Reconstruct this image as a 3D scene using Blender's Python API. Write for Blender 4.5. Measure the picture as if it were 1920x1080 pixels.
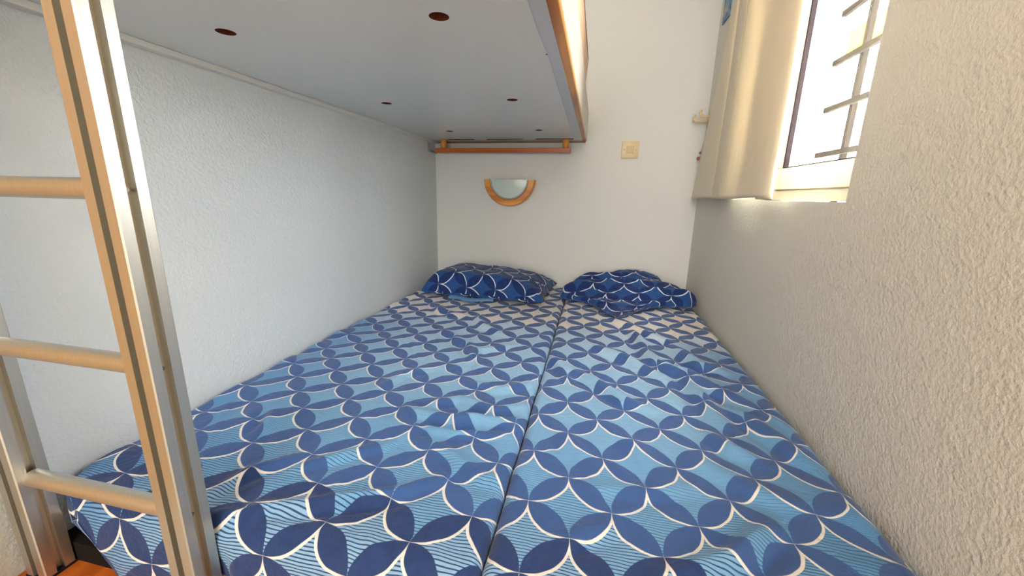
import bpy, bmesh, math, random
from mathutils import Vector, Matrix, noise
for o in list(bpy.data.objects): bpy.data.objects.remove(o, do_unlink=True)
scene = bpy.context.scene
C = scene.collection
H = 0.64            # eye height above the floor; coordinates below are relative to the eye, +H puts the floor at z = 0

# ------------------------------------------------------------------ camera
cam = bpy.data.cameras.new('camera'); camo = bpy.data.objects.new('camera', cam); C.objects.link(camo)
cam.sensor_width = 36.0; cam.sensor_fit = 'HORIZONTAL'; cam.lens = 730.345/1920*36.0
cam.clip_start = 0.02; cam.clip_end = 200
R0 = [[0.9778568294606881, 0.20813147758492703, 0.02184740523279106], [0.06932308210621453, -0.22364691202536544, -0.972201814968895], [-0.19745969554414342, 0.9521887138481707, -0.23312297582130492]]
# rows: camera right, camera down, camera forward in world axes
m = Matrix(((R0[0][0], -R0[1][0], -R0[2][0], 0), (R0[0][1], -R0[1][1], -R0[2][1], 0), (R0[0][2], -R0[1][2], -R0[2][2], H), (0, 0, 0, 1)))
camo.matrix_world = m
scene.camera = camo

# ------------------------------------------------------------------ exposure, sky, lights
vs = scene.view_settings
vs.view_transform = 'Standard'; vs.look = 'None'; vs.gamma = 1; vs.use_curve_mapping = False
vs.exposure = 1.0
w = bpy.data.worlds.new('sky'); scene.world = w; w.use_nodes = True
bg = w.node_tree.nodes['Background']
bg.inputs['Color'].default_value = (0.93, 0.97, 1.0, 1); bg.inputs['Strength'].default_value = 26.0

def area(name, loc, size, power, col, target, size_y=None):
    l = bpy.data.lights.new(name, 'AREA'); l.energy = power; l.color = col
    l.shape = 'RECTANGLE'; l.size = size; l.size_y = size_y or size
    o = bpy.data.objects.new(name, l); C.objects.link(o); o.location = (loc[0], loc[1], loc[2]+H)
    d = Vector(target)-Vector(loc)
    o.rotation_euler = d.to_track_quat('-Z', 'Y').to_euler()
    return o
# unseen fill lights added behind the viewer, one overhead and one at the rear
area('ceiling_fill_light', (-0.2, -0.75, 1.5), 0.5, 5.5, (1.0, 0.84, 0.60), (-0.2, -0.6, 0))
area('rear_fill_light', (-0.1, -2.25, 0.55), 1.3, 31, (1.0, 0.99, 0.95), (-0.15, 1.5, 0.0), 1.5)
# the sun stands behind this building and lights the house across the street
sun = bpy.data.lights.new('sun', 'SUN'); sun.energy = 35; sun.angle = 0.01; sun.color = (1.0, 0.97, 0.93)
so = bpy.data.objects.new('sun', sun); C.objects.link(so)
so.rotation_euler = Vector((0.78, 0.12, -0.61)).to_track_quat('-Z', 'Y').to_euler()
# daylight entering at the window (portal guides sky sampling)
po = area('window_portal', (0.72, 1.28, 0.5), 0.8, 1, (1, 1, 1), (-0.9, 1.28, 0.5), 1.1)
po.data.cycles.is_portal = True

# ------------------------------------------------------------------ helpers
def srgb(r, g, b):
    f = lambda c: (c/255/12.92) if c/255 <= 0.04045 else ((c/255+0.055)/1.055)**2.4
    return (f(r), f(g), f(b), 1)

class NT:
    def __init__(s, name):
        s.m = bpy.data.materials.new(name); s.m.use_nodes = True
        s.t = s.m.node_tree; s.t.nodes.clear()
        s.out = s.t.nodes.new('ShaderNodeOutputMaterial')
        s.b = s.t.nodes.new('ShaderNodeBsdfPrincipled'); s.t.links.new(s.b.outputs[0], s.out.inputs[0])
    def n(s, k, **kw):
        x = s.t.nodes.new(k)
        for a, v in kw.items(): setattr(x, a, v)
        return x
    def put(s, sock, v):
        if hasattr(v, 'is_output') or isinstance(v, bpy.types.NodeSocket): s.t.links.new(v, sock)
        else: sock.default_value = v
    def M(s, op, a, b=0.0, c=0.0):
        x = s.n('ShaderNodeMath', operation=op)
        s.put(x.inputs[0], a); s.put(x.inputs[1], b)
        if op in ('MULTIPLY_ADD', 'SMOOTH_MIN'): s.put(x.inputs[2], c)
        return x.outputs[0]
    def mix(s, f, a, b, mode='MIX'):
        x = s.n('ShaderNodeMix', data_type='RGBA', blend_type=mode)
        s.put(x.inputs[0], f); s.put(x.inputs[6], a); s.put(x.inputs[7], b)
        return x.outputs[2]
    def noise(s, scale, detail=2, rough=0.5, vec=None, dim='3D', dist=0.0):
        x = s.n('ShaderNodeTexNoise', noise_dimensions=dim); x.inputs['Scale'].default_value = scale
        x.inputs['Detail'].default_value = detail; x.inputs['Roughness'].default_value = rough
        x.inputs['Distortion'].default_value = dist
        if vec is not None: s.t.links.new(vec, x.inputs['Vector'])
        return x.outputs[0]
    def pos(s): 
        return s.n('ShaderNodeTexCoord').outputs['Object']
    def ramp(s, f, stops, mode='LINEAR'):
        x = s.n('ShaderNodeValToRGB'); x.color_ramp.interpolation = mode
        e = x.color_ramp.elements
        while len(e) > 1: e.remove(e[0])
        e[0].position = stops[0][0]; e[0].color = stops[0][1]
        for p, c in stops[1:]:
            k = e.new(p); k.color = c
        s.put(x.inputs[0], f)
        return x.outputs[0]
    def bump(s, h, strength=0.5, dist=0.01):
        x = s.n('ShaderNodeBump'); x.inputs['Strength'].default_value = strength; x.inputs['Distance'].default_value = dist
        s.put(x.inputs['Height'], h); s.t.links.new(x.outputs[0], s.b.inputs['Normal'])
    def set(s, col=None, rough=0.5, metal=0.0, spec=0.5, **kw):
        if col is not None: s.put(s.b.inputs['Base Color'], col)
        s.b.inputs['Roughness'].default_value = rough; s.b.inputs['Metallic'].default_value = metal
        s.b.inputs['Specular IOR Level'].default_value = spec
        for k, v in kw.items(): s.put(s.b.inputs[k.replace('_', ' ')], v)
        return s.m

def mat_plain(name, col, rough=0.5, metal=0.0, spec=0.5, var=0.06, vscale=20):
    t = NT(name)
    f = t.noise(vscale, 3, 0.6, t.pos())
    c2 = tuple(x*(1-var*3) for x in col[:3])+(1,)
    return t.set(t.mix(t.M('MULTIPLY', f, 0.6), col, c2), rough, metal, spec)

def mat_wall(name, col, bscale=150, bstr=0.55, dist=0.004):
    t = NT(name); p = t.pos()
    n1 = t.noise(bscale, 3, 0.55, p); n2 = t.noise(bscale*0.33, 2, 0.5, p)
    h = t.M('ADD', t.M('POWER', n1, 1.6), t.M('MULTIPLY', n2, 0.7))
    big = t.noise(2.2, 3, 0.5, p)
    c = t.mix(t.M('MULTIPLY', big, 0.35), col, tuple(x*0.9 for x in col[:3])+(1,))
    t.bump(h, bstr, dist)
    return t.set(c, 0.62, spec=0.35)

def mat_wood(name, dark, light, axis=0, scale=1.0, rough=0.35, joint=None):
    t = NT(name); p = t.pos()
    mp = t.n('ShaderNodeMapping'); sc = [22*scale]*3; sc[axis] = 1.6*scale
    mp.inputs['Scale'].default_value = sc; t.t.links.new(p, mp.inputs['Vector'])
    n = t.noise(1.0, 4, 0.6, mp.outputs[0], dist=0.8)
    wv = t.n('ShaderNodeTexWave', wave_type='BANDS'); wv.bands_direction = 'XYZ'[(axis+1) % 3]
    wv.inputs['Scale'].default_value = 0.5; wv.inputs['Distortion'].default_value = 9; wv.inputs['Detail'].default_value = 2
    t.t.links.new(mp.outputs[0], wv.inputs['Vector'])
    f = t.M('MULTIPLY_ADD', wv.outputs[1], 0.45, t.M('MULTIPLY', n, 0.6))
    c = t.ramp(f, [(0.2, dark), (0.75, light)])
    if joint:
        sp = t.n('ShaderNodeSeparateXYZ'); t.t.links.new(p, sp.inputs[0])
        k = t.M('FLOOR', t.M('DIVIDE', sp.outputs[axis], joint))
        wn = t.n('ShaderNodeTexWhiteNoise', noise_dimensions='1D'); t.t.links.new(k, wn.inputs['W'])
        c = t.mix(t.M('MULTIPLY', wn.outputs[0], 0.55), c, dark)
    t.bump(n, 0.08, 0.002)
    return t.set(c, rough, spec=0.45)

def new_mesh(name, verts, faces, uvs=None, smooth=False, mats=None, fmat=None):
    me = bpy.data.meshes.new(name); me.from_pydata([tuple(v) for v in verts], [], faces); 
    if uvs is not None:
        l = me.uv_layers.new(name='cloth')
        for p in me.polygons:
            for li, vi in zip(p.loop_indices, p.vertices): l.data[li].uv = uvs[vi]
    for x in (mats or []): me.materials.append(x)
    if fmat:
        for p, k in zip(me.polygons, fmat): p.material_index = k
    if smooth:
        for p in me.polygons: p.use_smooth = True
    me.update()
    return me

def world_of(parent):
    v = Vector((0, 0, 0)); p = parent
    while p: v += p.location; p = p.parent
    return v

def link_mesh(name, me, parent=None, origin=None):
    """me is in eye-relative world coordinates; becomes a child of parent (all parents unrotated)"""
    o = bpy.data.objects.new(name, me); C.objects.link(o)
    me.transform(Matrix.Translation((0, 0, H)))
    if origin is None:
        xs = [v.co for v in me.vertices]
        lo = [min(c[i] for c in xs) for i in range(3)]; hi = [max(c[i] for c in xs) for i in range(3)]
        origin = Vector(((lo[0]+hi[0])/2, (lo[1]+hi[1])/2, lo[2]))
    else: origin = Vector(origin)+Vector((0, 0, H))
    me.transform(Matrix.Translation(-origin))
    if parent: o.parent = parent; o.location = origin-world_of(parent)
    else: o.location = origin
    return o

def tag(o, label=None, cat=None, group=None, kind=None):
    if label: o['label'] = label
    if cat: o['category'] = cat
    if group: o['group'] = group
    if kind: o['kind'] = kind
    return o

def thing(name, loc, label, cat, group=None):
    o = bpy.data.objects.new(name, None); C.objects.link(o); o.empty_display_size = 0.05
    o.location = (loc[0], loc[1], loc[2]+H)
    return tag(o, label, cat, group)

class MB:
    """collects boxes, tubes, prisms into one mesh"""
    def __init__(s): s.bm = bmesh.new()
    def box(s, x0, x1, y0, y1, z0, z1, bev=0.0, seg=2):
        b = bmesh.new(); r = bmesh.ops.create_cube(b, size=1)
        for v in r['verts']: v.co = Vector(((x0+x1)/2+v.co.x*(x1-x0), (y0+y1)/2+v.co.y*(y1-y0), (z0+z1)/2+v.co.z*(z1-z0)))
        if bev: bmesh.ops.bevel(b, geom=list(b.edges), offset=bev, segments=seg, affect='EDGES', profile=0.5)
        s.join(b); return s
    def join(s, b):
        me = bpy.data.meshes.new('tmp'); b.to_mesh(me); b.free(); s.bm.from_mesh(me); bpy.data.meshes.remove(me)
    def tube(s, p0, p1, r, n=24, r2=None, caps=True, bev=0.0):
        p0, p1 = Vector(p0), Vector(p1); d = p1-p0
        b = bmesh.new(); bmesh.ops.create_cone(b, cap_ends=caps, segments=n, radius1=r, radius2=r if r2 is None else r2, depth=d.length)
        if bev: bmesh.ops.bevel(b, geom=[e for e in b.edges if len(e.link_faces) == 2 and any(len(f.verts) > 4 for f in e.link_faces)], offset=bev, segments=2, affect='EDGES')
        bmesh.ops.transform(b, matrix=Matrix.Translation((p0+p1)/2) @ d.to_track_quat('Z', 'Y').to_matrix().to_4x4(), verts=b.verts)
        s.join(b); return s
    def sphere(s, c, r, sc=(1, 1, 1)):
        b = bmesh.new(); bmesh.ops.create_uvsphere(b, u_segments=20, v_segments=12, radius=r)
        for v in b.verts: v.co = Vector(c)+Vector((v.co.x*sc[0], v.co.y*sc[1], v.co.z*sc[2]))
        s.join(b); return s
    def prism(s, poly, a0, a1, axis=2):
        """poly: 2D points; extruded along axis. axis 2: (x,y); axis 1: (x,z); axis 0: (y,z)"""
        def P(p, a): return {2: (p[0], p[1], a), 1: (p[0], a, p[1]), 0: (a, p[0], p[1])}[axis]
        b = bmesh.new(); v0 = [b.verts.new(P(p, a0)) for p in poly]; v1 = [b.verts.new(P(p, a1)) for p in poly]
        b.faces.new(v0); b.faces.new(v1[::-1])
        for i in range(len(poly)):
            j = (i+1) % len(poly); b.faces.new((v0[i], v1[i], v1[j], v0[j]))
        bmesh.ops.recalc_face_normals(b, faces=b.faces); s.join(b); return s
    def chain(s, pts, r, n=14):
        """bent round rod with rounded ends"""
        pts = [Vector(p) for p in pts]; b = bmesh.new(); rings = []
        for i, p in enumerate(pts):
            d = (pts[min(i+1, len(pts)-1)]-pts[max(i-1, 0)]).normalized()
            q = d.to_track_quat('Z', 'Y'); rr = r[i] if isinstance(r, (list, tuple)) else r
            rings.append([b.verts.new(p+q @ Vector((math.cos(2*math.pi*k/n)*rr, math.sin(2*math.pi*k/n)*rr, 0))) for k in range(n)])
        for a, c in zip(rings, rings[1:]):
            for k in range(n): b.faces.new((a[k], a[(k+1) % n], c[(k+1) % n], c[k]))
        b.faces.new(rings[0][::-1]); b.faces.new(rings[-1])
        bmesh.ops.recalc_face_normals(b, faces=b.faces); s.join(b); return s
    def build(s, name, mat, parent=None, smooth=False, origin=None, angle=40):
        me = bpy.data.meshes.new(name); s.bm.to_mesh(me); s.bm.free(); me.materials.append(mat)
        if smooth:
            for p in me.polygons: p.use_smooth = True
            me.set_sharp_from_angle(angle=math.radians(angle))
        return link_mesh(name, me, parent, origin)

# ------------------------------------------------------------------ materials
M_WALL = mat_wall('wall_roughcast', (0.74, 0.79, 0.81, 1), 150, 0.65, 0.0035)
M_WALLR = mat_wall('wall_roughcast_coarse', (0.745, 0.735, 0.665, 1), 150, 0.6, 0.004)
M_WALLB = mat_wall('wall_roughcast_fine', (0.80, 0.81, 0.79, 1), 190, 0.5, 0.003)
M_CEIL = mat_plain('ceiling_paint', (0.75, 0.74, 0.72, 1), 0.8)
M_FLOOR = mat_wood('orange_wood_floor', srgb(140, 62, 16), srgb(196, 104, 36), 1, 1.0, 0.4)
M_PINE = mat_wood('pine_lacquered', srgb(158, 84, 22), srgb(226, 148, 62), 1, 1.4, 0.3, joint=0.17)
M_PINEX = mat_wood('pine_shelf_edging', srgb(150, 66, 14), srgb(196, 104, 34), 0, 1.0, 0.28)
M_PINEL = mat_wood('honey_pine', srgb(190, 112, 34), srgb(236, 160, 70), 0, 1.0, 0.28)
M_PINEP = mat_wood('pale_pine', srgb(206, 160, 120), srgb(232, 196, 158), 1, 1.0, 0.4)
M_MELA = mat_plain('grey_white_melamine', (0.74, 0.76, 0.75, 1), 0.28, spec=0.5, var=0.03)
M_MELW = mat_plain('cream_melamine', (0.62, 0.57, 0.49, 1), 0.35, var=0.02)
M_CHIP = mat_plain('raw_chipboard', srgb(104, 44, 22), 0.9, var=0.2, vscale=300)
M_CREAM = mat_plain('cream_plastic', srgb(232, 212, 170), 0.35, var=0.02)
M_CREAMD = mat_plain('cream_plastic_rocker', srgb(212, 184, 132), 0.35, var=0.02)
M_DARK = mat_plain('dark_rubber_and_slot_shade', (0.022, 0.016, 0.018, 1), 0.9, spec=0.05)
M_PVC = mat_plain('cream_upvc', (0.46, 0.41, 0.33, 1), 0.3, var=0.015)
M_IRON = mat_plain('painted_iron_bar', (0.012, 0.009, 0.008, 1), 0.9, spec=0.05)
M_SCREW = mat_plain('dull_screw', (0.22, 0.20, 0.15, 1), 0.4, 0.7)
M_STEEL = mat_plain('chrome_clip', (0.7, 0.7, 0.68, 1), 0.2, 1.0)
M_SHEET = mat_plain('white_sheet', (0.74, 0.71, 0.66, 1), 0.85, var=0.03)
M_PINK = mat_plain('dull_pink_plastic', srgb(170, 104, 100), 0.6)

def mat_alu(name='brushed_aluminium'):
    t = NT(name); p = t.pos()
    mp = t.n('ShaderNodeMapping'); mp.inputs['Scale'].default_value = (260, 260, 3); t.t.links.new(p, mp.inputs['Vector'])
    n = t.noise(1.0, 2, 0.6, mp.outputs[0])
    c = t.mix(n, (0.64, 0.62, 0.56, 1), (0.55, 0.53, 0.47, 1))
    r = t.M('MULTIPLY_ADD', n, 0.10, 0.38)
    t.put(t.b.inputs['Roughness'], r)
    m_ = t.set(c, 0.4, 0.95); t.put(t.b.inputs['Roughness'], r); return m_
M_ALU = mat_alu()

def mat_glass(name, tint=(1, 1, 1, 1), gl=0.06):
    t = NT(name); t.t.nodes.remove(t.b)
    a = t.n('ShaderNodeBsdfTransparent'); a.inputs[0].default_value = tint
    b = t.n('ShaderNodeBsdfGlossy'); b.inputs['Roughness'].default_value = 0.02
    x = t.n('ShaderNodeMixShader'); x.inputs[0].default_value = gl
    t.t.links.new(a.outputs[0], x.inputs[1]); t.t.links.new(b.outputs[0], x.inputs[2]); t.t.links.new(x.outputs[0], t.out.inputs[0])
    return t.m
M_GLASS = mat_glass('window_glass')

def mat_frost():
    t = NT('frosted_glass')
    m_ = t.set((0.60, 0.70, 0.68, 1), 0.22, spec=0.5); return m_
M_FROST = mat_frost()
M_GEDGE = mat_plain('glass_edge', (0.78, 0.88, 0.85, 1), 0.1, var=0.0)

def mat_curtain():
    t = NT('beige_curtain_satin'); p = t.pos()
    mp = t.n('ShaderNodeMapping'); mp.inputs['Scale'].default_value = (900, 900, 500); t.t.links.new(p, mp.inputs['Vector'])
    n = t.noise(1.0, 1, 0.5, mp.outputs[0])
    c = t.mix(t.M('MULTIPLY', n, 0.5), (0.87, 0.79, 0.62, 1), (0.82, 0.73, 0.55, 1))
    t.set(c, 0.5, spec=0.3, Sheen_Weight=0.2)
    tr = t.n('ShaderNodeBsdfTranslucent'); t.put(tr.inputs[0], (0.88, 0.78, 0.58, 1))
    x = t.n('ShaderNodeMixShader'); x.inputs[0].default_value = 0.16
    t.t.links.new(t.b.outputs[0], x.inputs[1]); t.t.links.new(tr.outputs[0], x.inputs[2]); t.t.links.new(x.outputs[0], t.out.inputs[0])
    return t.m
M_CURT = mat_curtain()

# printed petal cloth. UV = lattice coordinates: whole numbers are the crossings of the petals.
def mat_petals(name, aff, pillow=False):
    """aff = ((x0,y0),(x_i,y_i),(x_j,y_j)) : lattice -> metres on the cloth"""
    t = NT(name); M = t.M
    uv = t.n('ShaderNodeUVMap'); uv.uv_map = 'cloth'
    # slight hand-drawn wobble
    wob = t.n('ShaderNodeTexNoise'); wob.inputs['Scale'].default_value = 2.2; wob.inputs['Detail'].default_value = 1
    t.t.links.new(uv.outputs[0], wob.inputs['Vector'])
    vm = t.n('ShaderNodeVectorMath', operation='MULTIPLY_ADD')
    t.t.links.new(wob.outputs['Color'], vm.inputs[0]); vm.inputs[1].default_value = (0.07, 0.07, 0); 
    sub = t.n('ShaderNodeVectorMath', operation='ADD'); t.t.links.new(uv.outputs[0], sub.inputs[0]); sub.inputs[1].default_value = (-0.035, -0.035, 0)
    t.t.links.new(sub.outputs[0], vm.inputs[2])
    sp = t.n('ShaderNodeSeparateXYZ'); t.t.links.new(vm.outputs[0], sp.inputs[0])
    i, j = sp.outputs[0], sp.outputs[1]
    ii, jj = M('FLOOR', i), M('FLOOR', j)
    fi, fj = M('SUBTRACT', i, ii), M('SUBTRACT', j, jj)
    def dist(cx, cy):
        dx, dy = M('SUBTRACT', fi, cx), M('SUBTRACT', fj, cy)
        return M('SQRT', M('ADD', M('MULTIPLY', dx, dx), M('MULTIPLY', dy, dy)))
    R = 0.7071
    dR, dL, dU, dD = dist(1.5, .5), dist(-.5, .5), dist(.5, 1.5), dist(.5, -.5)
    dH, dV = M('MINIMUM', dR, dL), M('MINIMUM', dU, dD)
    dm = M('MINIMUM', dH, dV)
    petal = M('MULTIPLY', M('SUBTRACT', R+0.004, dm), 90.0); petal = M('MINIMUM', M('MAXIMUM', petal, 0), 1)
    ci, cj = M('ADD', ii, .5), M('ADD', jj, .5)
    (x0, y0), (xi, yi), (xj, yj) = aff
    def ypos(a, b): return M('ADD', M('MULTIPLY_ADD', a, yi, y0), M('MULTIPLY', b, yj))
    def xpos(a, b): return M('ADD', M('MULTIPLY_ADD', a, xi, x0), M('MULTIPLY', b, xj))
    ycell = ypos(ci, cj)
    isH = M('LESS_THAN', dH, dV)
    ri, rj = M('ROUND', i), M('ROUND', j)
    def sel(f, a, b): return M('ADD', M('MULTIPLY', f, a), M('MULTIPLY', M('SUBTRACT', 1, f), b))
    yp = ypos(sel(isH, ri, ci), sel(isH, cj, rj))
    ys = ypos(i, j); xs = xpos(i, j)
    cloudy = t.noise(5.5, 3, 0.6, uv.outputs[0]); fine = t.noise(60, 2, 0.6, uv.outputs[0])
    if not pillow:
        # white crescent on the head side of each diamond
        dl = M('MULTIPLY_ADD', M('MINIMUM', M('MAXIMUM', M('SUBTRACT', 1.5, ycell), 0), 1.1), 0.033, 0.012)
        a = dist(M('SUBTRACT', 1.5, dl), .5); b = dist(.5, M('ADD', -.5, dl))
        wh = M('LESS_THAN', M('MINIMUM', a, b), R)
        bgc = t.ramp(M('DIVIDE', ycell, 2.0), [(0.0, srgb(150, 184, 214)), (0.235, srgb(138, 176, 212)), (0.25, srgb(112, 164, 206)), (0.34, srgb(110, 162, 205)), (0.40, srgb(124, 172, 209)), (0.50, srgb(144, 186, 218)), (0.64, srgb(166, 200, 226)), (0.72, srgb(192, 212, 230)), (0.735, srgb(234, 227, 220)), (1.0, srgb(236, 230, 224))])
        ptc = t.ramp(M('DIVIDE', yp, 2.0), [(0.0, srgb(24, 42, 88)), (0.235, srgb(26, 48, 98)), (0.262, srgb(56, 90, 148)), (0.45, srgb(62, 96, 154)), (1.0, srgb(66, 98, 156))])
        # edges at the walls take a deeper blue
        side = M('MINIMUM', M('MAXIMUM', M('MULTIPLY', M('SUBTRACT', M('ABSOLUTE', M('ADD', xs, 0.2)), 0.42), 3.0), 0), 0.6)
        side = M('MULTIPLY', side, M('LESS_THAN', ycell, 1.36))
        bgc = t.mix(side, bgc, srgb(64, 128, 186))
        # fine wavy stripes inside the diamonds nearest the foot
        cv = t.n('ShaderNodeCombineXYZ'); t.put(cv.inputs[0], M('MULTIPLY', xs, 11)); t.put(cv.inputs[1], M('MULTIPLY', ys, 20))
        wn = t.noise(1.0, 2, 0.5, cv.outputs[0])
        ph = M('MULTIPLY_ADD', wn, 9.0, M('MULTIPLY', ys, 2*math.pi/0.0055))
        sn = M('SINE', ph)
        th = M('MULTIPLY_ADD', M('MAXIMUM', M('SUBTRACT', ycell, 0.36), 0), 2.2, 0.18)
        st = M('MINIMUM', M('MAXIMUM', M('MULTIPLY', M('SUBTRACT', sn, th), 3.0), 0), 1)
        st = M('MULTIPLY', st, M('LESS_THAN', ycell, 0.665))
        bgc = t.mix(M('MULTIPLY', st, 0.95), bgc, srgb(20, 62, 106))
        # faint slub of the weave
        cs = t.n('ShaderNodeCombineXYZ'); t.put(cs.inputs[0], M('MULTIPLY', xs, 30)); t.put(cs.inputs[1], M('MULTIPLY', ys, 330))
        sl = t.noise(1.0, 2, 0.5, cs.outputs[0])
        bgc = t.mix(M('MULTIPLY', M('MAXIMUM', M('SUBTRACT', sl, 0.56), 0), 2.2), bgc, srgb(60, 116, 166))
        ptc = t.mix(M('MULTIPLY', cloudy, 0.35), ptc, srgb(62, 92, 146))
        whc = srgb(232, 226, 218)
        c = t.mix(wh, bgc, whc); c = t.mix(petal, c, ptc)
    else:
        dl = 0.045
        a = dist(1.5-dl, .5); b = dist(.5, -.5+dl)
        wh = M('LESS_THAN', M('MINIMUM', a, b), R)
        cs = t.n('ShaderNodeCombineXYZ'); t.put(cs.inputs[0], M('MULTIPLY', xs, 420)); t.put(cs.inputs[1], M('MULTIPLY', ys, 40))
        sl = t.noise(1.0, 2, 0.5, cs.outputs[0])
        bgc = t.mix(sl, srgb(18, 58, 122), srgb(48, 96, 156))
        ptc = t.mix(cloudy, srgb(18, 36, 88), srgb(28, 58, 122))
        c = t.mix(wh, bgc, srgb(226, 232, 240)); c = t.mix(petal, c, ptc)
    c = t.mix(M('MULTIPLY', fine, 0.12), c, (0.02, 0.05, 0.12, 1))
    rk = t.noise(1.5, 4, 0.55, uv.outputs[0], dist=2.2)
    rk = M('SUBTRACT', 1, M('ABSOLUTE', M('MULTIPLY_ADD', rk, 5.0, -2.5)))
    t.bump(M('ADD', M('MULTIPLY', fine, 0.12), M('MULTIPLY', M('MAXIMUM', rk, 0), 0.8)), 0.28, 0.006)
    return t.set(c, 0.8, spec=0.25, Sheen_Weight=0.15)

AFF_L = ((-0.7766, 0.7037), (0.0744, 0.0639), (0.0657, -0.0671))
AFF_R = ((-0.0567, 1.1482), (0.0620, 0.0681), (0.0723, -0.0647))
def lattice(aff, x, y):
    (x0, y0), (a, c), (b, d) = aff; det = a*d-b*c; x -= x0; y -= y0
    return ((d*x-b*y)/det, (a*y-c*x)/det)
M_COVL = mat_petals('petal_print_left_cover', AFF_L)
M_COVR = mat_petals('petal_print_right_cover', AFF_R)
AFF_P = ((0, 0), (0.075, 0.072), (0.075, -0.072))
M_PIL = mat_petals('petal_print_pillow', AFF_P, True)

# ------------------------------------------------------------------ setting
XL, XR, YB = -0.907, 0.495, 2.17
ZF, ZC, YF = -0.64, 1.62, -2.4
def struct(o, label=None): return tag(o, label, kind='structure')
M_TILE = mat_plain('beige_floor_tile', (0.56, 0.52, 0.45, 1), 0.5)
struct(MB().box(XL-0.1, XR+0.3, YF-0.1, YB+0.1, ZF-0.09, ZF-0.04).build('floor', M_TILE), 'unseen floor, made beige to cut orange bounce')  # floor out of view, coloured beige to hold down orange bounce light
struct(MB().box(XL+0.0, XR-0.0, 0.30, YB, ZF-0.04, ZF).build('trim_2', M_FLOOR), 'orange wood platform under the bed and ladder')
struct(MB().box(XL-0.1, XR+0.3, YF-0.1, YB+0.1, ZC, ZC+0.05).build('ceiling', M_CEIL))
struct(MB().box(XL-0.1, XL, YF-0.1, YB+0.1, ZF-.04, ZC).build('wall_left', M_WALL), 'white roughcast wall along the bed')
struct(MB().box(XL, XR, YB, YB+0.1, ZF-.04, ZC).build('wall_back', M_WALLB), 'pale blue-grey roughcast wall behind the pillows')
# plain wall behind the viewer; unseen panelling added for the ladder's orange reflection
M_PANEL = mat_wood('pine_panel_wall', srgb(172, 118, 44), srgb(214, 160, 74), 2, 0.8, 0.5)
struct(MB().box(XL, XL+0.02, -2.2, 0.30, ZF-.04, 1.4).build('trim_1', M_PANEL), 'unseen pine panelling, added on the left wall before the bed')
struct(MB().box(XL, XR, YF-0.1, YF, ZF-.04, ZC).build('wall_front', M_CEIL))
# right wall with the window opening
WY0, WY1, WZ0, WZ1, XO = 0.935, 1.64, 0.0, 0.98, XR+0.28
wr = MB()
def rwall(y0, y1, z0, z1): wr.box(XR, XO, y0, y1, z0, z1)
rwall(YF, WY0, ZF-.04, ZC); rwall(WY1, YB+0.1, ZF-.04, ZC); rwall(WY0, WY1, ZF-.04, WZ0); rwall(WY0, WY1, WZ1, ZC)
struct(wr.build('wall_right', M_WALLR), 'beige-grey roughcast wall with the window')

# window: fixed frame, sash, glass, gaskets
win = bpy.data.objects.new('window_1', None); C.objects.link(win); win.location = (0.6, (WY0+WY1)/2, WZ0+H)
struct(win, 'white window in the right wall with iron bars outside')
FX = 0.60
f = MB(); e = 0.001
f.box(FX+.004, FX+.07, WY0+e, WY1-e, WZ0+e, WZ0+.034, .002); f.box(FX+.004, FX+.07, WY0+e, WY1-e, WZ1-.034, WZ1-e, .002)
f.box(FX+.004, FX+.07, WY0+e, WY0+.034, WZ0+.034, WZ1-.034, .002); f.box(FX+.004, FX+.07, WY1-.085, WY1-e, WZ0+.034, WZ1-.034, .002)
f.build('window_frame', M_PVC, win)
s = MB(); sy0, sy1, sz0, sz1, sw = WY0+.036, WY1-.087, .0355, WZ1-.036, .068
s.box(FX-.012, FX+.05, sy0, sy1, sz0, sz0+sw, .004); s.box(FX-.012, FX+.05, sy0, sy1, sz1-sw, sz1, .004)
s.box(FX-.012, FX+.05, sy0, sy0+sw, sz0+sw, sz1-sw, .004); s.box(FX-.012, FX+.05, sy1-sw, sy1, sz0+sw, sz1-sw, .004)
s.build('sash', M_PVC, win)
g = MB(); gy0, gy1, gz0, gz1 = sy0+sw, sy1-sw, sz0+sw, sz1-sw
g.box(FX-.013, FX+.0, gy1-.009, gy1+.001, gz0, gz1); g.box(FX-.0125, FX-.008, gy0-.001, gy0+.009, gz0, gz1); g.box(FX-.0125, FX-.008, gy0, gy1, gz0-.0005, gz0+.0015)
tag(g.build('gasket', M_DARK, win), 'thin dark rubber seal round the glass')
MB().box(FX+.018, FX+.022, gy0, gy1, gz0, gz1).build('glass_pane', M_GLASS, win)
# outside: bars fixed in the reveal
gr = thing('window_grille', (0.75, 1.3, 0.1), 'dark iron bars crossing outside the window glass', 'window bars')
for z in (0.157, 0.304, 0.45, 0.597, 0.745, 0.892):
    MB().box(0.742, 0.756, WY0+.001, WY1-.001, z-.0085, z+.0085, .001).build('crossbar', M_IRON, gr)
for y in (1.11, 1.31, 1.511):
    MB().box(0.757, 0.773, y-.009, y+.009, WZ0+.0, WZ1-.0, .001).build('upright_bar', M_IRON, gr)
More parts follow.
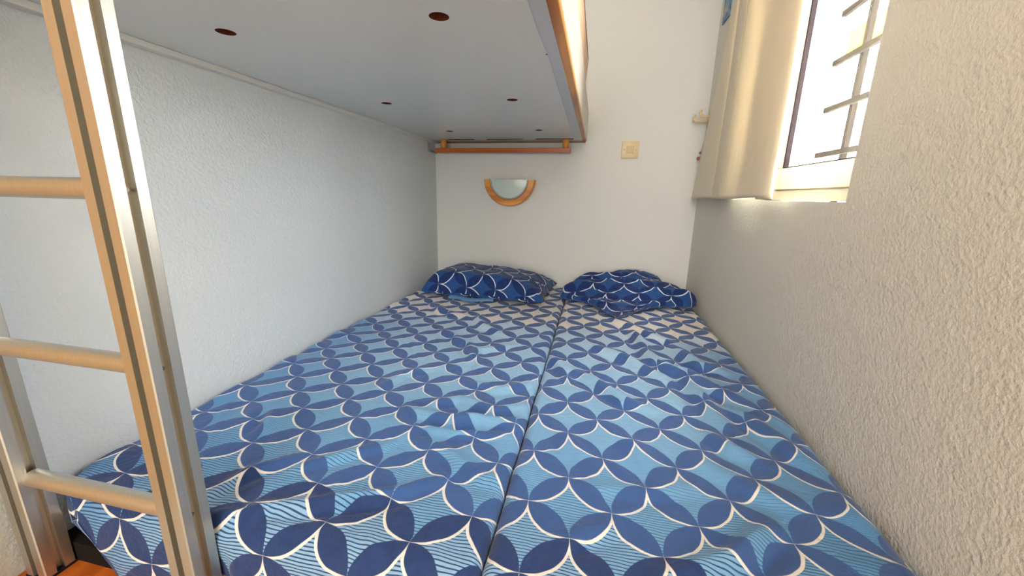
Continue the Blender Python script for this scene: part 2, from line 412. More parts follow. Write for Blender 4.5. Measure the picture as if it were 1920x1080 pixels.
# street outside
M_FACADE = mat_plain('pale_facade', (0.86, 0.83, 0.78, 1), 0.8)
M_YEL = mat_plain('yellow_facade_band', (0.90, 0.62, 0.012, 1), 0.9, spec=0.0, var=0.0)
b = thing('building', (9.2, 3, -3.0), 'low pale house across the street seen through the window', 'building')
MB().box(8.0, 14.0, -12, 25, -3.0, 0.6).build('facade', M_FACADE, b)
MB().box(7.8, 14.2, -12.2, 25.2, 0.6, 0.75).build('roof_slab', M_FACADE, b)
cn = thing('canopy', (6.2, 6, -3.0), 'yellow-edged canopy standing outside the window', 'canopy')
MB().box(6.0, 6.06, 6.0, 14.2, 3.74, 4.22).build('fascia', M_YEL, cn)
MB().box(6.06, 7.4, 6.0, 14.2, 4.10, 4.16).build('canopy_roof', M_FACADE, cn)
for y in (6.2, 14.0):
    for x in (6.12, 7.3): MB().box(x-.05, x+.05, y-.05, y+.05, -3.0, 4.1).build('post', M_FACADE, cn)
struct(MB().box(1.2, 40, -30, 40, -3.1, -3.0).build('ground', mat_plain('street_ground', (0.60, 0.58, 0.54, 1), 0.9)))

# ------------------------------------------------------------------ mattresses and covers
CREASES_R = [
 ([(0.029,1.274),(0.129,1.196),(0.228,1.073)],.011,.030), ([(-0.037,1.07),(0.03,1.006),(0.105,.92),(0.152,.899)],.011,.026),
 ([(0.165,1.435),(0.206,1.184),(0.279,1.124),(0.302,.97),(0.319,.874)],.012,.028), ([(-.109,1.121),(-.082,1.108),(-.041,1.004)],.012,.024),
 ([(0.145,1.509),(0.178,1.409),(0.199,1.306)],.010,.024), ([(0.288,1.344),(0.338,1.191),(0.399,1.169)],.012,.028),
 ([(0.273,.819),(0.306,.77),(0.341,.746)],.010,.024), ([(0.12,.455),(0.196,.49),(0.228,.507),(0.269,.549),(0.306,.582)],.013,.022),
 ([(-.011,.484),(0.02,.506),(0.052,.524)],.007,.02), ([(0.298,1.143),(0.333,1.052),(0.402,.985)],.012,.03),
 ([(-.09,.80),(-.03,.74),(.03,.66)],.005,.025), ([(.05,.80),(.12,.72),(.16,.62)],.005,.03), ([(.22,.72),(.30,.66),(.38,.64)],.006,.028),
 ([(.1,1.62),(.22,1.45),(.30,1.38)],.008,.028), ([(.36,.95),(.40,.86),(.43,.78)],.010,.026), ([(.02,.60),(.1,.61),(.2,.64)],.005,.02)]
CREASES_L = [
 ([(-.397,.754),(-.272,.738),(-.233,.758),(-.092,.768)],.011,.022), ([(-.60,.395),(-.55,.398),(-.532,.406),(-.487,.425)],.007,.016),
 ([(-.50,.432),(-.422,.452),(-.387,.47),(-.302,.507),(-.237,.561)],.009,.017), ([(-.689,.674),(-.665,.625),(-.656,.588)],.004,.018),
 ([(-.53,1.296),(-.385,1.173),(-.296,1.025)],.007,.026), ([(-.364,1.007),(-.338,1.138),(-.246,1.21)],.005,.022),
 ([(-.502,.526),(-.445,.571),(-.383,.619)],.006,.018), ([(-.318,.653),(-.237,.621),(-.171,.578),(-.113,.584)],.006,.02),
 ([(-.532,.802),(-.498,.936),(-.409,.995)],.004,.022), ([(-.597,.443),(-.58,.5),(-.524,.552)],.006,.017),
 ([(-.45,1.5),(-.40,1.38),(-.30,1.30)],.008,.025), ([(-.36,.80),(-.30,.83),(-.2,.80),(-.13,.84)],.007,.02),
 ([(-.34,.70),(-.26,.69),(-.16,.72)],.006,.018), ([(-.30,.92),(-.22,.90),(-.14,.95)],.006,.022), ([(-.70,1.62),(-.62,1.52),(-.5,1.47)],.008,.026)]
def seg_d(px, py, a, b):
    ax, ay = a; bx, by = b; dx, dy = bx-ax, by-ay; L2 = dx*dx+dy*dy
    t = max(0, min(1, ((px-ax)*dx+(py-ay)*dy)/L2)); ex, ey = px-ax-t*dx, py-ay-t*dy
    s = 1 if (dx*ey-dy*ex) > 0 else -1
    return math.hypot(ex, ey), s, t
def creases(x, y, L):
    z = 0
    for pts, A, W in L:
        if not (min(p[0] for p in pts)-3*W < x < max(p[0] for p in pts)+3*W and min(p[1] for p in pts)-3*W < y < max(p[1] for p in pts)+3*W): continue
        best = (9, 1, 0); n = len(pts)-1
        for k in range(n):
            d, s, t = seg_d(x, y, pts[k], pts[k+1])
            if d < best[0]: best = (d, s, (k+t)/n)
        d, s, u = best
        fade = 0.35+0.65*math.sin(math.pi*min(max(u, 0.0), 1.0))
        dd = d*s/W
        z += A*fade*(math.exp(-dd*dd*1.6)-0.55*math.exp(-((dd+1.15)**2)*2.2))
    return z
def edge(a, a0, a1, r0, r1, drop=0.115):
    """arc-length a past the ends a0/a1 rolls over a radius and hangs down: returns (position, depth below top)"""
    def roll(s, r):
        q = r*math.pi/2
        if s <= 0: return s, 0
        if s < q: th = s/r; return r*math.sin(th), r*(1-math.cos(th))
        return r, r+(s-q)
    if a > a1-r1: p, d = roll(a-(a1-r1), r1); return a1-r1+p, d
    if a < a0+r0: p, d = roll((a0+r0)-a, r0); return a0+r0-p, d
    return a, 0
def cover(name, mat, parent, aff, x0, x1, sx0, sx1, r0, r1, yf, CR, seed, seam_side, wall_side):
    nx, ny = 190, 400
    y_back = 2.13; over = 0.25; top = -0.497
    V, U = [], []
    noise.seed_set(seed)
    for b in range(ny+1):
        t = b/ny; ay = (yf-over)+(y_back-(yf-over))*t
        for a in range(nx+1):
            ax = sx0+(sx1-sx0)*a/nx
            y, dy = edge(ay, yf, 9, 0.035, 0)
            x, dx = edge(ax, x0, x1, r0, r1)
            if wall_side < 0:   # rounded foot corner by the wall
                q_ = min(1.0, max(0.0, (yf+0.075-y)/0.075)); x += 0.085*(1-math.sqrt(1-q_*q_*0.999))*math.exp(-max(0.0, x-x0)/0.09)
            # wall-side ruching
            dw = (x-XL) if wall_side < 0 else (XR-x)
            ruch = math.exp(-(dw/(0.125 if wall_side < 0 else 0.09))**2)
            rp = noise.noise(Vector((y*7.0, seed*3.1, 0.3)))*1.0+0.6*math.sin(y*38+2.2*math.sin(y*9+seed))
            z = top-dy-dx
            flat = max(0.0, 1-(dy+dx)/0.03)
            z += creases(x, y, CR)*1.5*(0.4+0.6*flat)
            z += 0.0045*noise.noise(Vector((x*6, y*5, seed)))+0.0022*noise.noise(Vector((x*17, y*11, seed+5)))
            # fine pulls across the cloth
            rr = noise.noise(Vector(((x*0.8+y*0.6)*34, (x*0.6-y*0.8)*7, seed+9)))
            z += 0.0045*(abs(rr)**1.2)*(0.6+noise.noise(Vector((x*4, y*4, 1))))
            r2 = noise.noise(Vector(((x*0.9-y*0.45)*26, (x*0.45+y*0.9)*5, seed+21))); z += 0.0022*(1-abs(r2)*2)**3*max(0,noise.noise(Vector((x*5+3, y*4, 7)))+0.1)
            z += ruch*0.010*rp*flat
            xo = -wall_side*ruch*0.004*rp if dx > 0.0 else 0
            # cloth sags to the seam
            if seam_side:
                ds = abs(x-(x1 if seam_side > 0 else x0)); z += 0.006*math.exp(-(ds/0.03)**2)*noise.noise(Vector((y*9, 3, seed)))
            yo = 0.0
            if dy > 0.02:
                k = min(1, (dy-0.02)/0.08); fr = max(0.0, min(1.0, (-0.585-x)/0.02))*max(0.0, min(1.0, (x+0.845)/0.02)) if x < -0.58 else min(1.0, max(0.0, (x+0.52)/0.02))
                yo = -0.015*k*fr-0.006*k*fr*noise.noise(Vector((x*12, 4, seed)))+0.004*k
                # hem tucks back towards the floor
            if wall_side < 0 and dy > 0.02: z = max(z, top-0.046-1.1*max(0.0, x+0.812)+0.004*noise.noise(Vector((x*20, y*20, 2))))
            z = max(z, ZF+0.012)
            x_ = x+xo
            if wall_side < 0: x_ = max(x_, XL+0.0015)
            elif wall_side > 0: x_ = min(x_, XR-0.0015)
            V.append((x_, y+yo, z))
            uvx = ax+wall_side*0.0+ruch*0.010*math.sin(y*31+seed); uvy = ay+ruch*0.022*rp
            U.append(lattice(aff, uvx, uvy))
    F = []
    for b in range(ny):
        for a in range(nx):
            q = b*(nx+1)+a; F.append((q, q+1, q+nx+2, q+nx+1))
    me = new_mesh(name, V, F, U, True, [mat])
    o = link_mesh(name, me, parent)
    return o
ml = thing('mattress', (-0.51, 1.2, ZF), 'left single mattress under the petal-print cover, beside the white wall', 'mattress', 'mattresses')
mr = thing('mattress', (0.19, 1.2, ZF), 'right single mattress under the petal-print cover, below the window', 'mattress', 'mattresses')
def matt(parent, x0, x1, yf):
    MB().box(x0, x1, yf+0.02, 2.15, -0.60, -0.525, 0.02, 3).build('mattress_core', M_SHEET, parent, True)
    MB().box(x0+.01, x1-.01, yf-0.014, 2.13, ZF, -0.602).build('base_board', mat_plain('bed_base_shade', (0.012, 0.010, 0.009, 1), 0.9, spec=0.1), parent)  # board's near-black colour stands in for the shade under the mattress
matt(ml, XL+0.012, -0.128, 0.40); matt(mr, -0.112, XR-0.012, 0.40)
MB().box(XL+.02, -.13, 1.98, 2.155, -0.52, -0.500, .006).build('sheet_edge', M_SHEET, ml)
MB().box(-.11, XR-.02, 1.98, 2.155, -0.52, -0.500, .006).build('sheet_edge', M_SHEET, mr)
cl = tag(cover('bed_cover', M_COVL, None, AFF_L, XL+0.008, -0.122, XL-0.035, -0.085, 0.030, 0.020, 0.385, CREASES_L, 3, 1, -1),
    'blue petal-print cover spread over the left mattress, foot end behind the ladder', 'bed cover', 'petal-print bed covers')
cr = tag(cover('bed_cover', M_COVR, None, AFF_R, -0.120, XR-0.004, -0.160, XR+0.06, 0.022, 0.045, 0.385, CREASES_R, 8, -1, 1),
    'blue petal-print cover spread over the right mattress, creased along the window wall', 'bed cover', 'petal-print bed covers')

# ------------------------------------------------------------------ pillows
def grid_obj(name, mat, parent, f, nu, nv, closed=False):
    V, U = [], []
    for b in range(nv+1):
        for a in range(nu+1):
            p, q = f(a/nu, b/nv); V.append(p); U.append(q)
    F = [(b*(nu+1)+a, b*(nu+1)+a+1, (b+1)*(nu+1)+a+1, (b+1)*(nu+1)+a) for b in range(nv) for a in range(nu)]
    me = new_mesh(name, V, F, U, True, [mat]); return me
def arc_uv(V, nu, nv, aff, off=(0, 0)):
    n = nu+1; U = [None]*((nu+1)*(nv+1)); S = [0.0]*len(U); T = [0.0]*len(U); mb = nv//2; ma = nu//2
    D = lambda p, q: math.dist(V[p], V[q])
    for b in range(nv+1):
        for a in range(ma+1, nu+1): S[b*n+a] = S[b*n+a-1]+D(b*n+a, b*n+a-1)
        for a in range(ma-1, -1, -1): S[b*n+a] = S[b*n+a+1]-D(b*n+a, b*n+a+1)
    for a in range(nu+1):
        for b in range(mb+1, nv+1): T[b*n+a] = T[(b-1)*n+a]+D(b*n+a, (b-1)*n+a)
        for b in range(mb-1, -1, -1): T[b*n+a] = T[(b+1)*n+a]-D(b*n+a, (b+1)*n+a)
    # side lengths are averaged towards the flat width so the weave stays straight
    for k in range(len(U)): U[k] = lattice(aff, 0.5*S[k]+0.5*(V[k][0]-V[ma][0])*1.08+off[0], T[k]+off[1])
    return U
def pillow_left():
    nu, nv = 120, 80; V, U, F = [], [], []
    cx, cy = -0.495, 1.905; hw, hd = 0.302, 0.203; zb = -0.488
    def outline(u, v):
        # superellipse pinched at the middle of each side, pointed corners
        x = hw*u*(1-0.05*(1-v*v)); y = hd*v*(1-0.07*(1-u*u))
        return x, y
    for side in (0, 1):
        for b in range(nv+1):
            for a in range(nu+1):
                u = math.sin((a/nu-0.5)*math.pi); v = math.sin((b/nv-0.5)*math.pi)
                x, y = outline(u, v)
                h = max(0.0, (1-abs(u)**(7 if u < 0 else 2.8)))**0.5*max(0.0, (1-abs(v)**(6 if v < 0 else 3.0)))**0.5
                wr = noise.noise(Vector((x*9, y*9, 3)))*0.010*h+0.006*noise.noise(Vector((x*24, y*16, 7)))*h
                edgez = 0.004
                # gathers radiating from the right hand corners
                g_ = 0.006*math.sin(26*math.atan2(y+0.25*hd, x-hw*1.05))*max(0, u)**4
                if side == 0: z = zb+0.018+edgez+0.100*h*(1-0.08*u)+wr+g_*h
                else: z = zb+0.018+edgez-(0.016+edgez)*h**0.5
                # belly bulges past the base at the front
                yy = y-(0.012*h if side == 0 else 0)
                rot = math.radians(-3.5); X = x*math.cos(rot)-yy*math.sin(rot); Y = x*math.sin(rot)+yy*math.cos(rot)
                V.append((cx+X, cy+Y, z))
                # cloth coordinates follow the rise of the front face
                su = x*1.06; sv = y+(0.07*h if v > 0 else -0.07*h)*(abs(v)**2)
                # print runs with its bright edges towards the right
                U.append(lattice(((0.02, 0.01), (0.0, 0.105) if False else (0.075, 0.072), (-0.075, 0.072)), su, sv))
        o = side*(nu+1)*(nv+1)
        for b in range(nv):
            for a in range(nu):
                q = o+b*(nu+1)+a; f_ = (q, q+1, q+nu+2, q+nu+1); F.append(f_ if side == 0 else f_[::-1])
    n1 = (nu+1)*(nv+1); U[:n1] = arc_uv(V[:n1], nu, nv, ((0, 0), (-0.075, 0.072), (0.075, 0.072)))
    me = new_mesh('pillow', V, F, U, True, [M_PIL])
    bm = bmesh.new(); bm.from_mesh(me); bmesh.ops.remove_doubles(bm, verts=bm.verts, dist=0.0006); bm.to_mesh(me); bm.free()
    for p in me.polygons: p.use_smooth = True
    return me
plw = tag(link_mesh('pillow', pillow_left()), 'plump dark blue pillow in the left corner of the bed, below the wall lamp', 'pillow', 'pillows at the head of the bed')
hemV, hemF, n = [], [], 60
for k in range(n+1):
    u = k/n; x = -0.66+0.22*u; yy = 1.703+0.012*math.sin(u*9)-0.02*u*(1-u)*4
    wz = 0.004*math.sin(u*14)
    hemV += [(x, yy+.03, -0.478), (x, yy-.004, -0.476+wz*.4), (x, yy-.012, -0.481+wz*.3), (x, yy-.008, -0.4885)]
for k in range(n):
    for q in range(3): a = 4*k+q; hemF.append((a, a+4, a+5, a+1))
link_mesh('pillowcase_hem', new_mesh('pillowcase_hem', hemV, hemF, None, True, [mat_plain('pale_blue_cotton', srgb(104, 150, 200), 0.85, var=0.2, vscale=90)]), plw)
def pillow_right():
    nu, nv = 130, 110; V, U, F = [], [], []
    # profile from the wall (t=0) to the front flap (t=1): (t, y, z above bed)
    prof = [(0, 2.135, .006), (.08, 2.13, .066), (.17, 2.085, .100), (.27, 2.02, .094), (.36, 1.965, .074), (.45, 1.915, .084), (.54, 1.862, .078), (.62, 1.832, .045), (.70, 1.80, .022), (.80, 1.75, .026), (.90, 1.69, .018), (1.0, 1.62, .006)]
    def P(t):
        for k in range(len(prof)-1):
            if t <= prof[k+1][0]:
                s_ = (t-prof[k][0])/(prof[k+1][0]-prof[k][0]); s_ = s_*s_*(3-2*s_)*0.5+s_*0.5
                return [prof[k][i]+(prof[k+1][i]-prof[k][i])*s_ for i in (1, 2)]
        return prof[-1][1:]
    zb = -0.490
    for side in (0, 1):
        for b in range(nv+1):
            for a in range(nu+1):
                t = b/nv; u = math.sin((a/nu-0.5)*math.pi)
                y, h = P(t)
                # left and right limits move with the depth of the fold
                xl = -0.125+0.02*math.sin(t*9)+(0.13*max(0, t-.70)/.3)+0.06*math.exp(-((t-0.12)/0.12)**2)
                xr = 0.40+0.085*math.exp(-((t-.5)/.16)**2)-0.04*math.exp(-((t-0.1)/.1)**2)-(0.16*max(0, t-.66)/.34)
                x = (xl+xr)/2+(xr-xl)/2*u
                # the front flap hangs to a point left of the middle
                if t > .62:
                    k = (t-.62)/.38; c = 0.115
                    reach = 1-min(1, abs(x-c)/(c-xl+0.03 if x < c else xr-c+0.03))**1.2
                    y = 1.832+(y-1.832)*(0.12+1.02*reach)
                env = max(0, 1-abs(u)**6)**0.5
                w1 = 0.014*noise.noise(Vector((x*7, t*9, 11)))+0.007*noise.noise(Vector((x*15, t*26, 5)))
                ridge = 0.012*math.sin(t*30+x*9+1.5*noise.noise(Vector((x*5, t*3, 2))))*(0.3 if t > .62 else 1)
                left_low = -0.030*math.exp(-((x+0.13)/0.12)**2)*(1 if t < .5 else 0.3)
                right_dip = -0.018*max(0, (x-0.33)/0.12)*(1 if t < .35 else 0)
                if side == 0: z = zb+0.012+max(0.002, (h+w1+ridge+left_low+right_dip)*env)
                else: z = zb+0.004+0.004*(1-env)
                if side == 0 and abs(u) > .995: z = zb+.012
                V.append((min(x, XR-0.004), min(y, YB-0.012), z))
                # cloth length runs on over the bumps
                sv = (1-t)*0.74
                U.append(lattice(((0.0, 0.02), (0.075, 0.072), (0.075, -0.072)), x, sv))
        o = side*(nu+1)*(nv+1)
        for b in range(nv):
            for a in range(nu):
                q = o+b*(nu+1)+a; f_ = (q, q+1, q+nu+2, q+nu+1); F.append(f_[::-1] if side == 0 else f_)
    # close the rim between the upper and lower cloth
    n1 = (nu+1)*(nv+1)
    for b in range(nv):
        for a in (0, nu):
            q = b*(nu+1)+a; F.append((q, q+nu+1, q+nu+1+n1, q+n1) if a else (q, q+n1, q+nu+1+n1, q+nu+1))
    for a in range(nu):
        for b in (0, nv):
            q = b*(nu+1)+a; F.append((q, q+1, q+1+n1, q+n1) if b else (q, q+n1, q+1+n1, q+1))
    U[:n1] = arc_uv(V[:n1], nu, nv, ((0, 0), (0.075, -0.072), (0.075, 0.072)))
    return new_mesh('pillow', V, F, U, True, [M_PIL])
pr_ = tag(link_mesh('pillow', pillow_right()), 'rumpled flat dark blue pillow in the right corner of the bed', 'pillow', 'pillows at the head of the bed')

# ------------------------------------------------------------------ upper bunk
bk = thing('bunk_bed', (-0.5, 1.25, 0.262), 'upper bunk with grey-white underside and pine side rail above the bed', 'bunk bed')
def board_with_holes():
    b1 = MB().box(XL+0.0015, -0.093, 0.39, 2.168, 0.277, 0.299)
    me = bpy.data.meshes.new('board'); b1.bm.to_mesh(me); b1.bm.free(); me.materials.append(M_MELA); me.materials.append(M_CHIP)
    bo = bpy.data.objects.new('board_tmp', me); C.objects.link(bo)
    cut = MB()
    for x in (-0.684, -0.270):
        for y in (0.673, 1.243, 1.805): cut.tube((x, y, 0.25), (x, y, 0.291), 0.0165, 28)
    for y in (0.87, 1.257, 1.634): cut.tube((-0.118, y, 0.25), (-0.118, y, 0.283), 0.0035, 12)
    for xa, xb in ((-.80, -.65), (-.583, -.39), (-.324, -.134)): cut.box(xa, xb, 2.066, 2.089, 0.26, 0.294)
    cme = bpy.data.meshes.new('cut'); cut.bm.to_mesh(cme); cut.bm.free(); cme.materials.append(M_CHIP)
    co = bpy.data.objects.new('cut_tmp', cme); C.objects.link(co)
    md = bo.modifiers.new('b', 'BOOLEAN'); md.operation = 'DIFFERENCE'; md.object = co; md.solver = 'EXACT'
    bpy.context.view_layer.update()
    dg = bpy.context.evaluated_depsgraph_get(); out = bpy.data.meshes.new_from_object(bo.evaluated_get(dg))
    bpy.data.objects.remove(bo); bpy.data.objects.remove(co)
    out.materials.clear(); out.materials.append(M_MELA); out.materials.append(M_CHIP); out.materials.append(M_DARK)
    for p in out.polygons:
        c = p.center; p.material_index = 0
        for x in (-0.684, -0.270):
            for y in (0.673, 1.243, 1.805):
                if math.hypot(c.x-x, c.y-y) < 0.018 and 0.2775 < c.z < 0.2985: p.material_index = 1
        if c.y > 2.0658 and c.y < 2.0892 and 0.2772 < c.z < 0.2988: p.material_index = 2  # slot recesses painted dark to stand in for their shade
        if abs(c.x+0.118) < 0.004 and 0.2775 < c.z < 0.2985: p.material_index = 1
    return out
link_mesh('bunk_board', board_with_holes(), bk)
# thin skin of board edge strip: a shallow bluish-white batten with a wavy glued edge
V, F = [], []
n = 80
for k in range(n+1):
    y = 0.40+1.67*k/n; x = -0.135+0.012*math.sin(y*2.3)+0.004*noise.noise(Vector((y*6, 0, 0)))+0.018*(y-0.4)/1.7
    V += [(x, y, 0.2769), (x+0.003, y, 0.2757), (-0.0932, y, 0.2757), (-0.0932, y, 0.2769)]
for k in range(n):
    a = 4*k
    for q in range(3): F.append((a+q, a+q+4, a+q+5, a+q+1))
link_mesh('edge_strip', new_mesh('edge_strip', V, F, None, False, [mat_plain('pale_blue_filler', (0.56, 0.59, 0.65, 1), 0.35, var=0.03)]), bk)
# side rail: pine core with cream laminate on the outside
MB().box(-0.093, -0.0765, 0.39, 2.168, 0.2768, 0.415).build('side_rail', M_PINE, bk)
MB().prism([(-0.0765, 0.2768), (-0.0745, 0.2768), (-0.0722, 0.279), (-0.0722, 0.281), (-0.0765, 0.281)], 0.39, 2.168, 1).build('rail_edging', mat_wood('bright_pine_edging', srgb(222, 150, 66), srgb(246, 182, 96), 1, 1.0, 0.3), bk)
MB().box(-0.0765, -0.072, 0.39, 2.168, 0.281, 0.4185, 0.0008).build('rail_panel', M_MELW, bk)
g = MB().prism([(0.39, 0.4185), (1.66, 0.4185), (1.80, 0.545), (0.39, 0.545)], -0.090, -0.076, 0)
g.build('guard_board', M_PINEP, bk)
MB().prism([(0.39, 0.545), (1.80, 0.545), (1.655, 0.4185), (1.675, 0.4185), (1.82, 0.553), (0.39, 0.553)], -0.091, -0.0735, 0).build('guard_edging', M_MELW, bk)
# wall batten carrying the board, and the end ledge by the back wall
MB().box(XL+0.001, XL+0.022, 0.39, 2.157, 0.265, 0.2768, .0008).build('wall_batten', mat_plain('white_batten', (0.74, 0.74, 0.71, 1), 0.35, var=0.02), bk)
MB().box(-0.88, -0.094, 2.0905, 2.168, 0.2755, 0.2768).build('end_strip', M_MELW, bk)
MB().box(-0.885, -0.078, 2.158, 2.169, 0.2695, 0.2768).build('end_batten', mat_wood('brown_batten', srgb(110, 62, 26), srgb(150, 92, 46), 0), bk)
um = tag(MB().box(XL+0.02, -0.10, 0.42, 2.10, 0.300, 0.43, 0.03, 4).build('mattress', M_SHEET, None, True), 'white mattress lying on the upper bunk board behind its guard', 'mattress', 'mattresses')

# shelf hanging below the bunk on two dowels
sh = thing('hanging_shelf', (-0.5, 2.13, 0.212), 'narrow orange wood shelf hanging on two pegs under the bunk', 'shelf')
MB().box(-0.868, -0.152, 2.095, 2.165, 0.2125, 0.2325, 0.001).build('shelf_board', mat_plain('white_shelf_board', (0.70, 0.70, 0.71, 1), 0.35, var=0.02), sh)
MB().box(-0.872, -0.146, 2.078, 2.095, 0.2105, 0.2345, 0.002).build('shelf_edging', M_PINEX, sh)
for x in (-0.826, -0.172): MB().tube((x, 2.088, 0.2345), (x, 2.088, 0.2752), 0.0165, 28).build('peg', M_PINEL, sh, True)
bt = MB().box(XL+.001, XL+.012, 2.07, 2.165, 0.213, 0.224, .001); bt.box(XL+.001, XL+.006, 2.062, 2.072, 0.213, 0.262)
tag(bt.build('bracket', mat_plain('grey_metal_bracket', (0.42, 0.44, 0.45, 1), 0.4, 0.3), sh), 'grey metal wall bracket')

# ------------------------------------------------------------------ wall lamp
lx, lz, ly = -0.470, 0.078, 2.17
lamp = thing('wall_lamp', (lx, ly, lz-0.14), 'half-moon wall lamp with pine rim and frosted glass', 'wall lamp')
def half_ring(ro, ri, y0, y1, n=48):
    b = bmesh.new(); rings = []
    for k in range(n+1):
        a = math.pi+math.pi*k/n; c, s_ = math.cos(a), math.sin(a)
        rings.append([b.verts.new((lx+c*r, y, lz+s_*r)) for r, y in ((ro, y1), (ro, y0+.004), (ro-.004, y0), (ri+.003, y0), (ri, y0+.003), (ri, y1))])
    for p, q in zip(rings, rings[1:]):
        for i in range(6): b.faces.new((p[i], p[(i+1) % 6], q[(i+1) % 6], q[i]))
    b.faces.new(rings[0]); b.faces.new(rings[-1][::-1]); bmesh.ops.recalc_face_normals(b, faces=b.faces); return b
r = MB(); r.join(half_ring(0.139, 0.105, 2.118, 2.169)); r.build('rim', M_PINEL, lamp, True)
def half_disc(r0, y0, y1, bulge, n=40, rad=8):
    b = bmesh.new()
    fr = []
    for q in range(rad+1):
        rr = r0*q/rad; row = []
        for k in range(n+1):
            a = math.pi+math.pi*k/n
            row.append(b.verts.new((lx+math.cos(a)*rr, y0-bulge*(1-(q/rad)**2), lz+math.sin(a)*rr)))
        fr.append(row)
    bk_ = [b.verts.new((v.co.x, y1, v.co.z)) for v in fr[-1]]
    for q in range(rad):
        for k in range(n): b.faces.new((fr[q][k], fr[q][k+1], fr[q+1][k+1], fr[q+1][k]))
    for k in range(n): b.faces.new((fr[-1][k], fr[-1][k+1], bk_[k+1], bk_[k]))
    bmesh.ops.remove_doubles(b, verts=b.verts, dist=1e-5); bmesh.ops.recalc_face_normals(b, faces=b.faces); return b
d = MB(); d.join(half_disc(0.098, 2.121, 2.128, 0.006)); d.build('glass_shade', M_FROST, lamp, True)
def rim_tube(rr, rad, y):
    return MB().chain([(lx+math.cos(math.pi+math.pi*k/40)*rr, y, lz+math.sin(math.pi+math.pi*k/40)*rr) for k in range(41)], rad, 8)
rim_tube(0.1015, 0.0016, 2.120).build('glass_rim', M_GEDGE, lamp, True)
rim_tube(0.0985, 0.0009, 2.1195).build('seal', M_SCREW, lamp, True)
MB().box(lx-.100, lx+.100, 2.119, 2.127, lz-.004, lz+.0005, .0008).build('glass_edge', M_GEDGE, lamp)
MB().box(lx-.10, lx+.10, 2.150, 2.169, lz-.06, lz-.012, .002).build('back_plate', M_MELW, lamp)

# ------------------------------------------------------------------ light switch
sw_ = thing('light_switch', (0.147, 2.17, 0.196), 'square cream double light switch on the back wall', 'light switch')
sx, sz = 0.147, 0.2345
MB().box(sx-.0415, sx+.0415, 2.161, 2.1695, sz-.0415, sz+.0415, .0022).build('plate', M_CREAM, sw_, True)
for k in (-1, 1): MB().prism([(2.1605, sz-.0175), (2.1575, sz-.017), (2.1592, sz+.017), (2.1605, sz+.0175)], sx+(-.0193 if k < 0 else .0007), sx+(-.0007 if k < 0 else .0193), 0).build('rocker', M_CREAMD, sw_)
for k in (-1, 1): MB().tube((sx+k*.0268, 2.1606, sz), (sx+k*.0268, 2.162, sz), .0028, 14).build('screw', M_SCREW, sw_)

# ------------------------------------------------------------------ coat hooks by the curtain
hk = thing('coat_hook', (XR, 2.08, 0.35), 'cream double coat hook sticking out from behind the curtain', 'coat hook')
MB().box(XR-.010, XR-.0005, 2.06, 2.145, .345, .385, .003).build('hook_plate', M_CREAM, hk, True)
def hook(y, xt, z):
    pts = [(XR-.008, y, z), (xt+.016, y, z), (xt+.008, y, z+.001), (xt+.002, y, z+.006), (xt, y, z+.013), (xt, y, z+.026), (xt, y, z+.031), (xt, y, z+.033)]
    MB().chain(pts, [.0065, .0065, .0068, .0070, .0068, .0066, .005, .0015], 16).build('hook', M_CREAM, hk, True)
hook(2.120, 0.425, 0.358); hook(2.080, 0.442, 0.3705)
bd = thing('hanging_ornament', (XR-.03, 2.09, 0.17), 'small dull pink ornament peeping out beside the curtain edge', 'ornament')
MB().chain([(XR-.012, 2.10, .36), (XR-.016, 2.10, .27), (XR-.03, 2.10, .19)], .0008, 6).build('cord', M_SCREW, bd, True)
for x, z, r_ in ((XR-.0285, .213, .006), (XR-.034, .188, .008)): MB().sphere((x, 2.10, z), r_, (1, 1, 1.1)).build('bead', M_PINK, bd, True)

# picture on the right wall, mostly behind the curtain
def mat_pic():
    t = NT('blue_picture_print'); p = t.pos()
    n = t.noise(14, 4, 0.6, p, dist=1.5)
    return t.set(t.ramp(n, [(0.36, srgb(40, 34, 34)), (0.45, srgb(70, 120, 170)), (0.55, srgb(110, 158, 196)), (0.64, srgb(200, 178, 150)), (0.72, srgb(60, 74, 110))]), 0.5)
tag(MB().box(XR-.006, XR-.0005, 1.80, 2.105, .752, 1.15).build('picture', mat_pic()), 'blue and brown picture on the window wall, mostly behind the curtain', 'picture')

# ------------------------------------------------------------------ curtain
cu = thing('curtain', (0.45, 1.5, 0.0), 'beige satin curtain drawn to the left of the window', 'curtain')
# (X, y) plan of the pleats at the hem and higher up
HEMR = [(.484,4.50),(.474,4.62),(.460,4.52),(.455,4.25),(.462,3.95),(.480,3.74),(.489,3.72),(.485,3.86),(.466,3.85),(.451,3.74),(.456,3.60),(.476,3.50),(.488,3.54),(.480,3.66),(.452,3.635),(.435,3.50),(.433,3.30),(.429,3.08),(.431,2.86),(.439,2.70),(.452,2.605),(.466,2.60),(.476,2.70),(.482,2.85)]
TOPR = [4.02, 4.05, 4.00, 3.92, 3.83, 3.72, 3.72, 3.80, 3.79, 3.71, 3.60, 3.52, 3.55, 3.61, 3.57, 3.46, 3.28, 3.07, 2.86, 2.70, 2.605, 2.60, 2.70, 2.85]
HEM = [(x, x*r) for x, r in HEMR]
TOP = [(x, x*r) for (x, _), r in zip(HEMR, TOPR)]
def catmull(P, t):
    n = len(P)-1; s_ = t*n; k = min(int(s_), n-1); u = s_-k
    p = [P[max(0, min(n, k+d))] for d in (-1, 0, 1, 2)]
    return [0.5*((2*p[1][i])+(-p[0][i]+p[2][i])*u+(2*p[0][i]-5*p[1][i]+4*p[2][i]-p[3][i])*u*u+(-p[0][i]+3*p[1][i]-3*p[2][i]+p[3][i])*u**3) for i in (0, 1)]
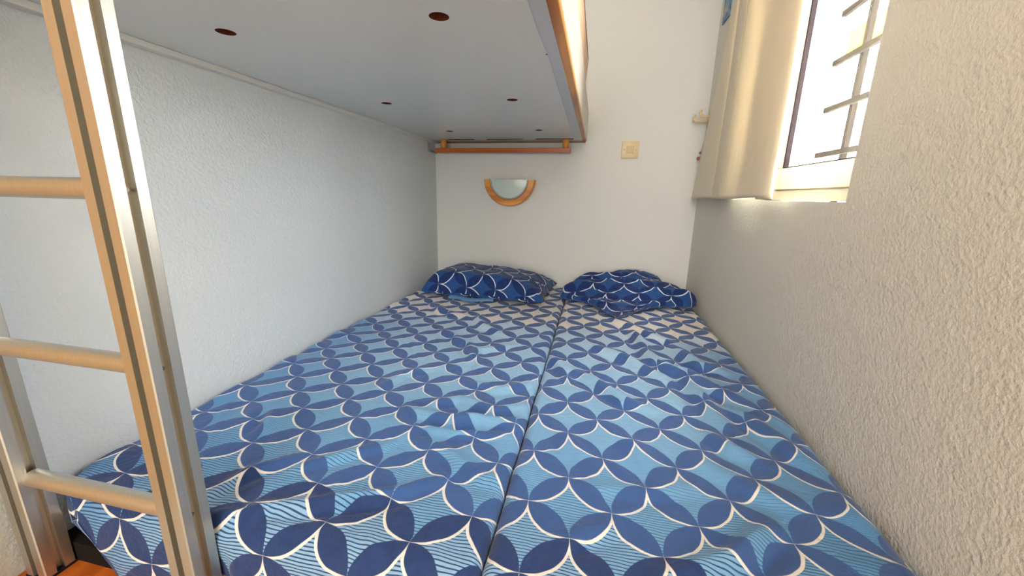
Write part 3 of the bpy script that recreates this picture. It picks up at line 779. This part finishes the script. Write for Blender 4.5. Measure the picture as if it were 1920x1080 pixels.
def curt():
    nu, nv = 420, 120; V, F = [], []
    for b in range(nv+1):
        s_ = b/nv; z = 0.006+1.13*s_; k = min(1.0, z/0.66)
        if z > .66: k = 1.0+0.15*(z-.66)
        for a in range(nu+1):
            t = a/nu; h, tp = catmull(HEM, t), catmull(TOP, t)
            x = h[0]+(tp[0]-h[0])*k; y = h[1]+(tp[1]-h[1])*k
            # hem welt: slight step above the sewn hem, and soft drag lines
            hem = 0.0025*math.exp(-((z-0.105)/0.004)**2)-0.0015*(1 if z < .105 else 0)
            x += hem+0.0022*noise.noise(Vector((y*9, z*4, 1)))+0.0012*noise.noise(Vector((y*40, z*22, 3)))*math.exp(-((z-.12)/.05)**2)
            zz = z-(0.004*math.sin(t*22)+0.003 if b == 0 else 0)
            V.append((min(x, XR-.009), y, max(zz, 0.001)))
    for b in range(nv):
        for a in range(nu):
            q = b*(nu+1)+a; F.append((q, q+nu+1, q+nu+2, q+1))
    return new_mesh('curtain_panel', V, F, None, True, [M_CURT])
pn = link_mesh('curtain_panel', curt(), cu)
sol = pn.modifiers.new('thick', 'SOLIDIFY'); sol.thickness = 0.0008
rd = thing('curtain_rod', (0.45, 1.4, 1.14), 'slim white rod holding the curtain above the window', 'curtain rod')
MB().tube((.448, .85, 1.142), (.448, 2.0, 1.142), .006, 16).build('rod', M_PVC, rd, True)
for y in (.88, 1.95): MB().tube((.448, y, 1.142), (XR-.0005, y, 1.142), .005, 12).build('rod_bracket', M_PVC, rd, True)

# ------------------------------------------------------------------ ladder
ld = thing('ladder', (-0.71, 0.365, ZF), 'aluminium ladder with round rungs at the foot of the bunk', 'ladder')
def stile_poly(x0, x1, y0, y1, g=0.0055, d=0.010, c=0.0016):
    cx, cy = (x0+x1)/2, (y0+y1)/2
    P = []
    def side(pts): P.extend(pts)
    gf, gs = 0.020, 0.011
    side([(x0+c, y0), (cx-g, y0), (cx-g, y0+gf), (cx+g, y0+gf), (cx+g, y0), (x1-c, y0)])
    side([(x1, y0+c), (x1, cy-g), (x1-gs, cy-g), (x1-gs, cy+g), (x1, cy+g), (x1, y1-c)])
    side([(x1-c, y1), (cx+g, y1), (cx+g, y1-.008), (cx-g, y1-.008), (cx-g, y1), (x0+c, y1)])
    side([(x0, y1-c), (x0, cy+g), (x0+gs, cy+g), (x0+gs, cy-g), (x0, cy-g), (x0, y0+c)])
    return P
RZ = [-0.454, -0.229, -0.004, 0.221, 0.446, 0.671, 0.896]
for x0, x1 in ((-0.890, -0.846), (-0.573, -0.529)):
    st_ = MB().prism(stile_poly(x0, x1, 0.345, 0.384), ZF+0.004, 1.05, 2).build('stile', M_ALU, ld)
    MB().box(x0-.001, x1+.001, .344, .385, ZF, ZF+.004).build('foot_cap', M_DARK, st_)
for z in RZ:
    rg = MB().tube((-0.846, 0.3645, z), (-0.573, 0.3645, z), 0.013, 32).build('rung', M_ALU, ld, True)
    MB().tube((-0.5405, 0.3625, z), (-0.534, 0.3625, z), 0.0030, 12).build('bolt', M_SCREW, rg)
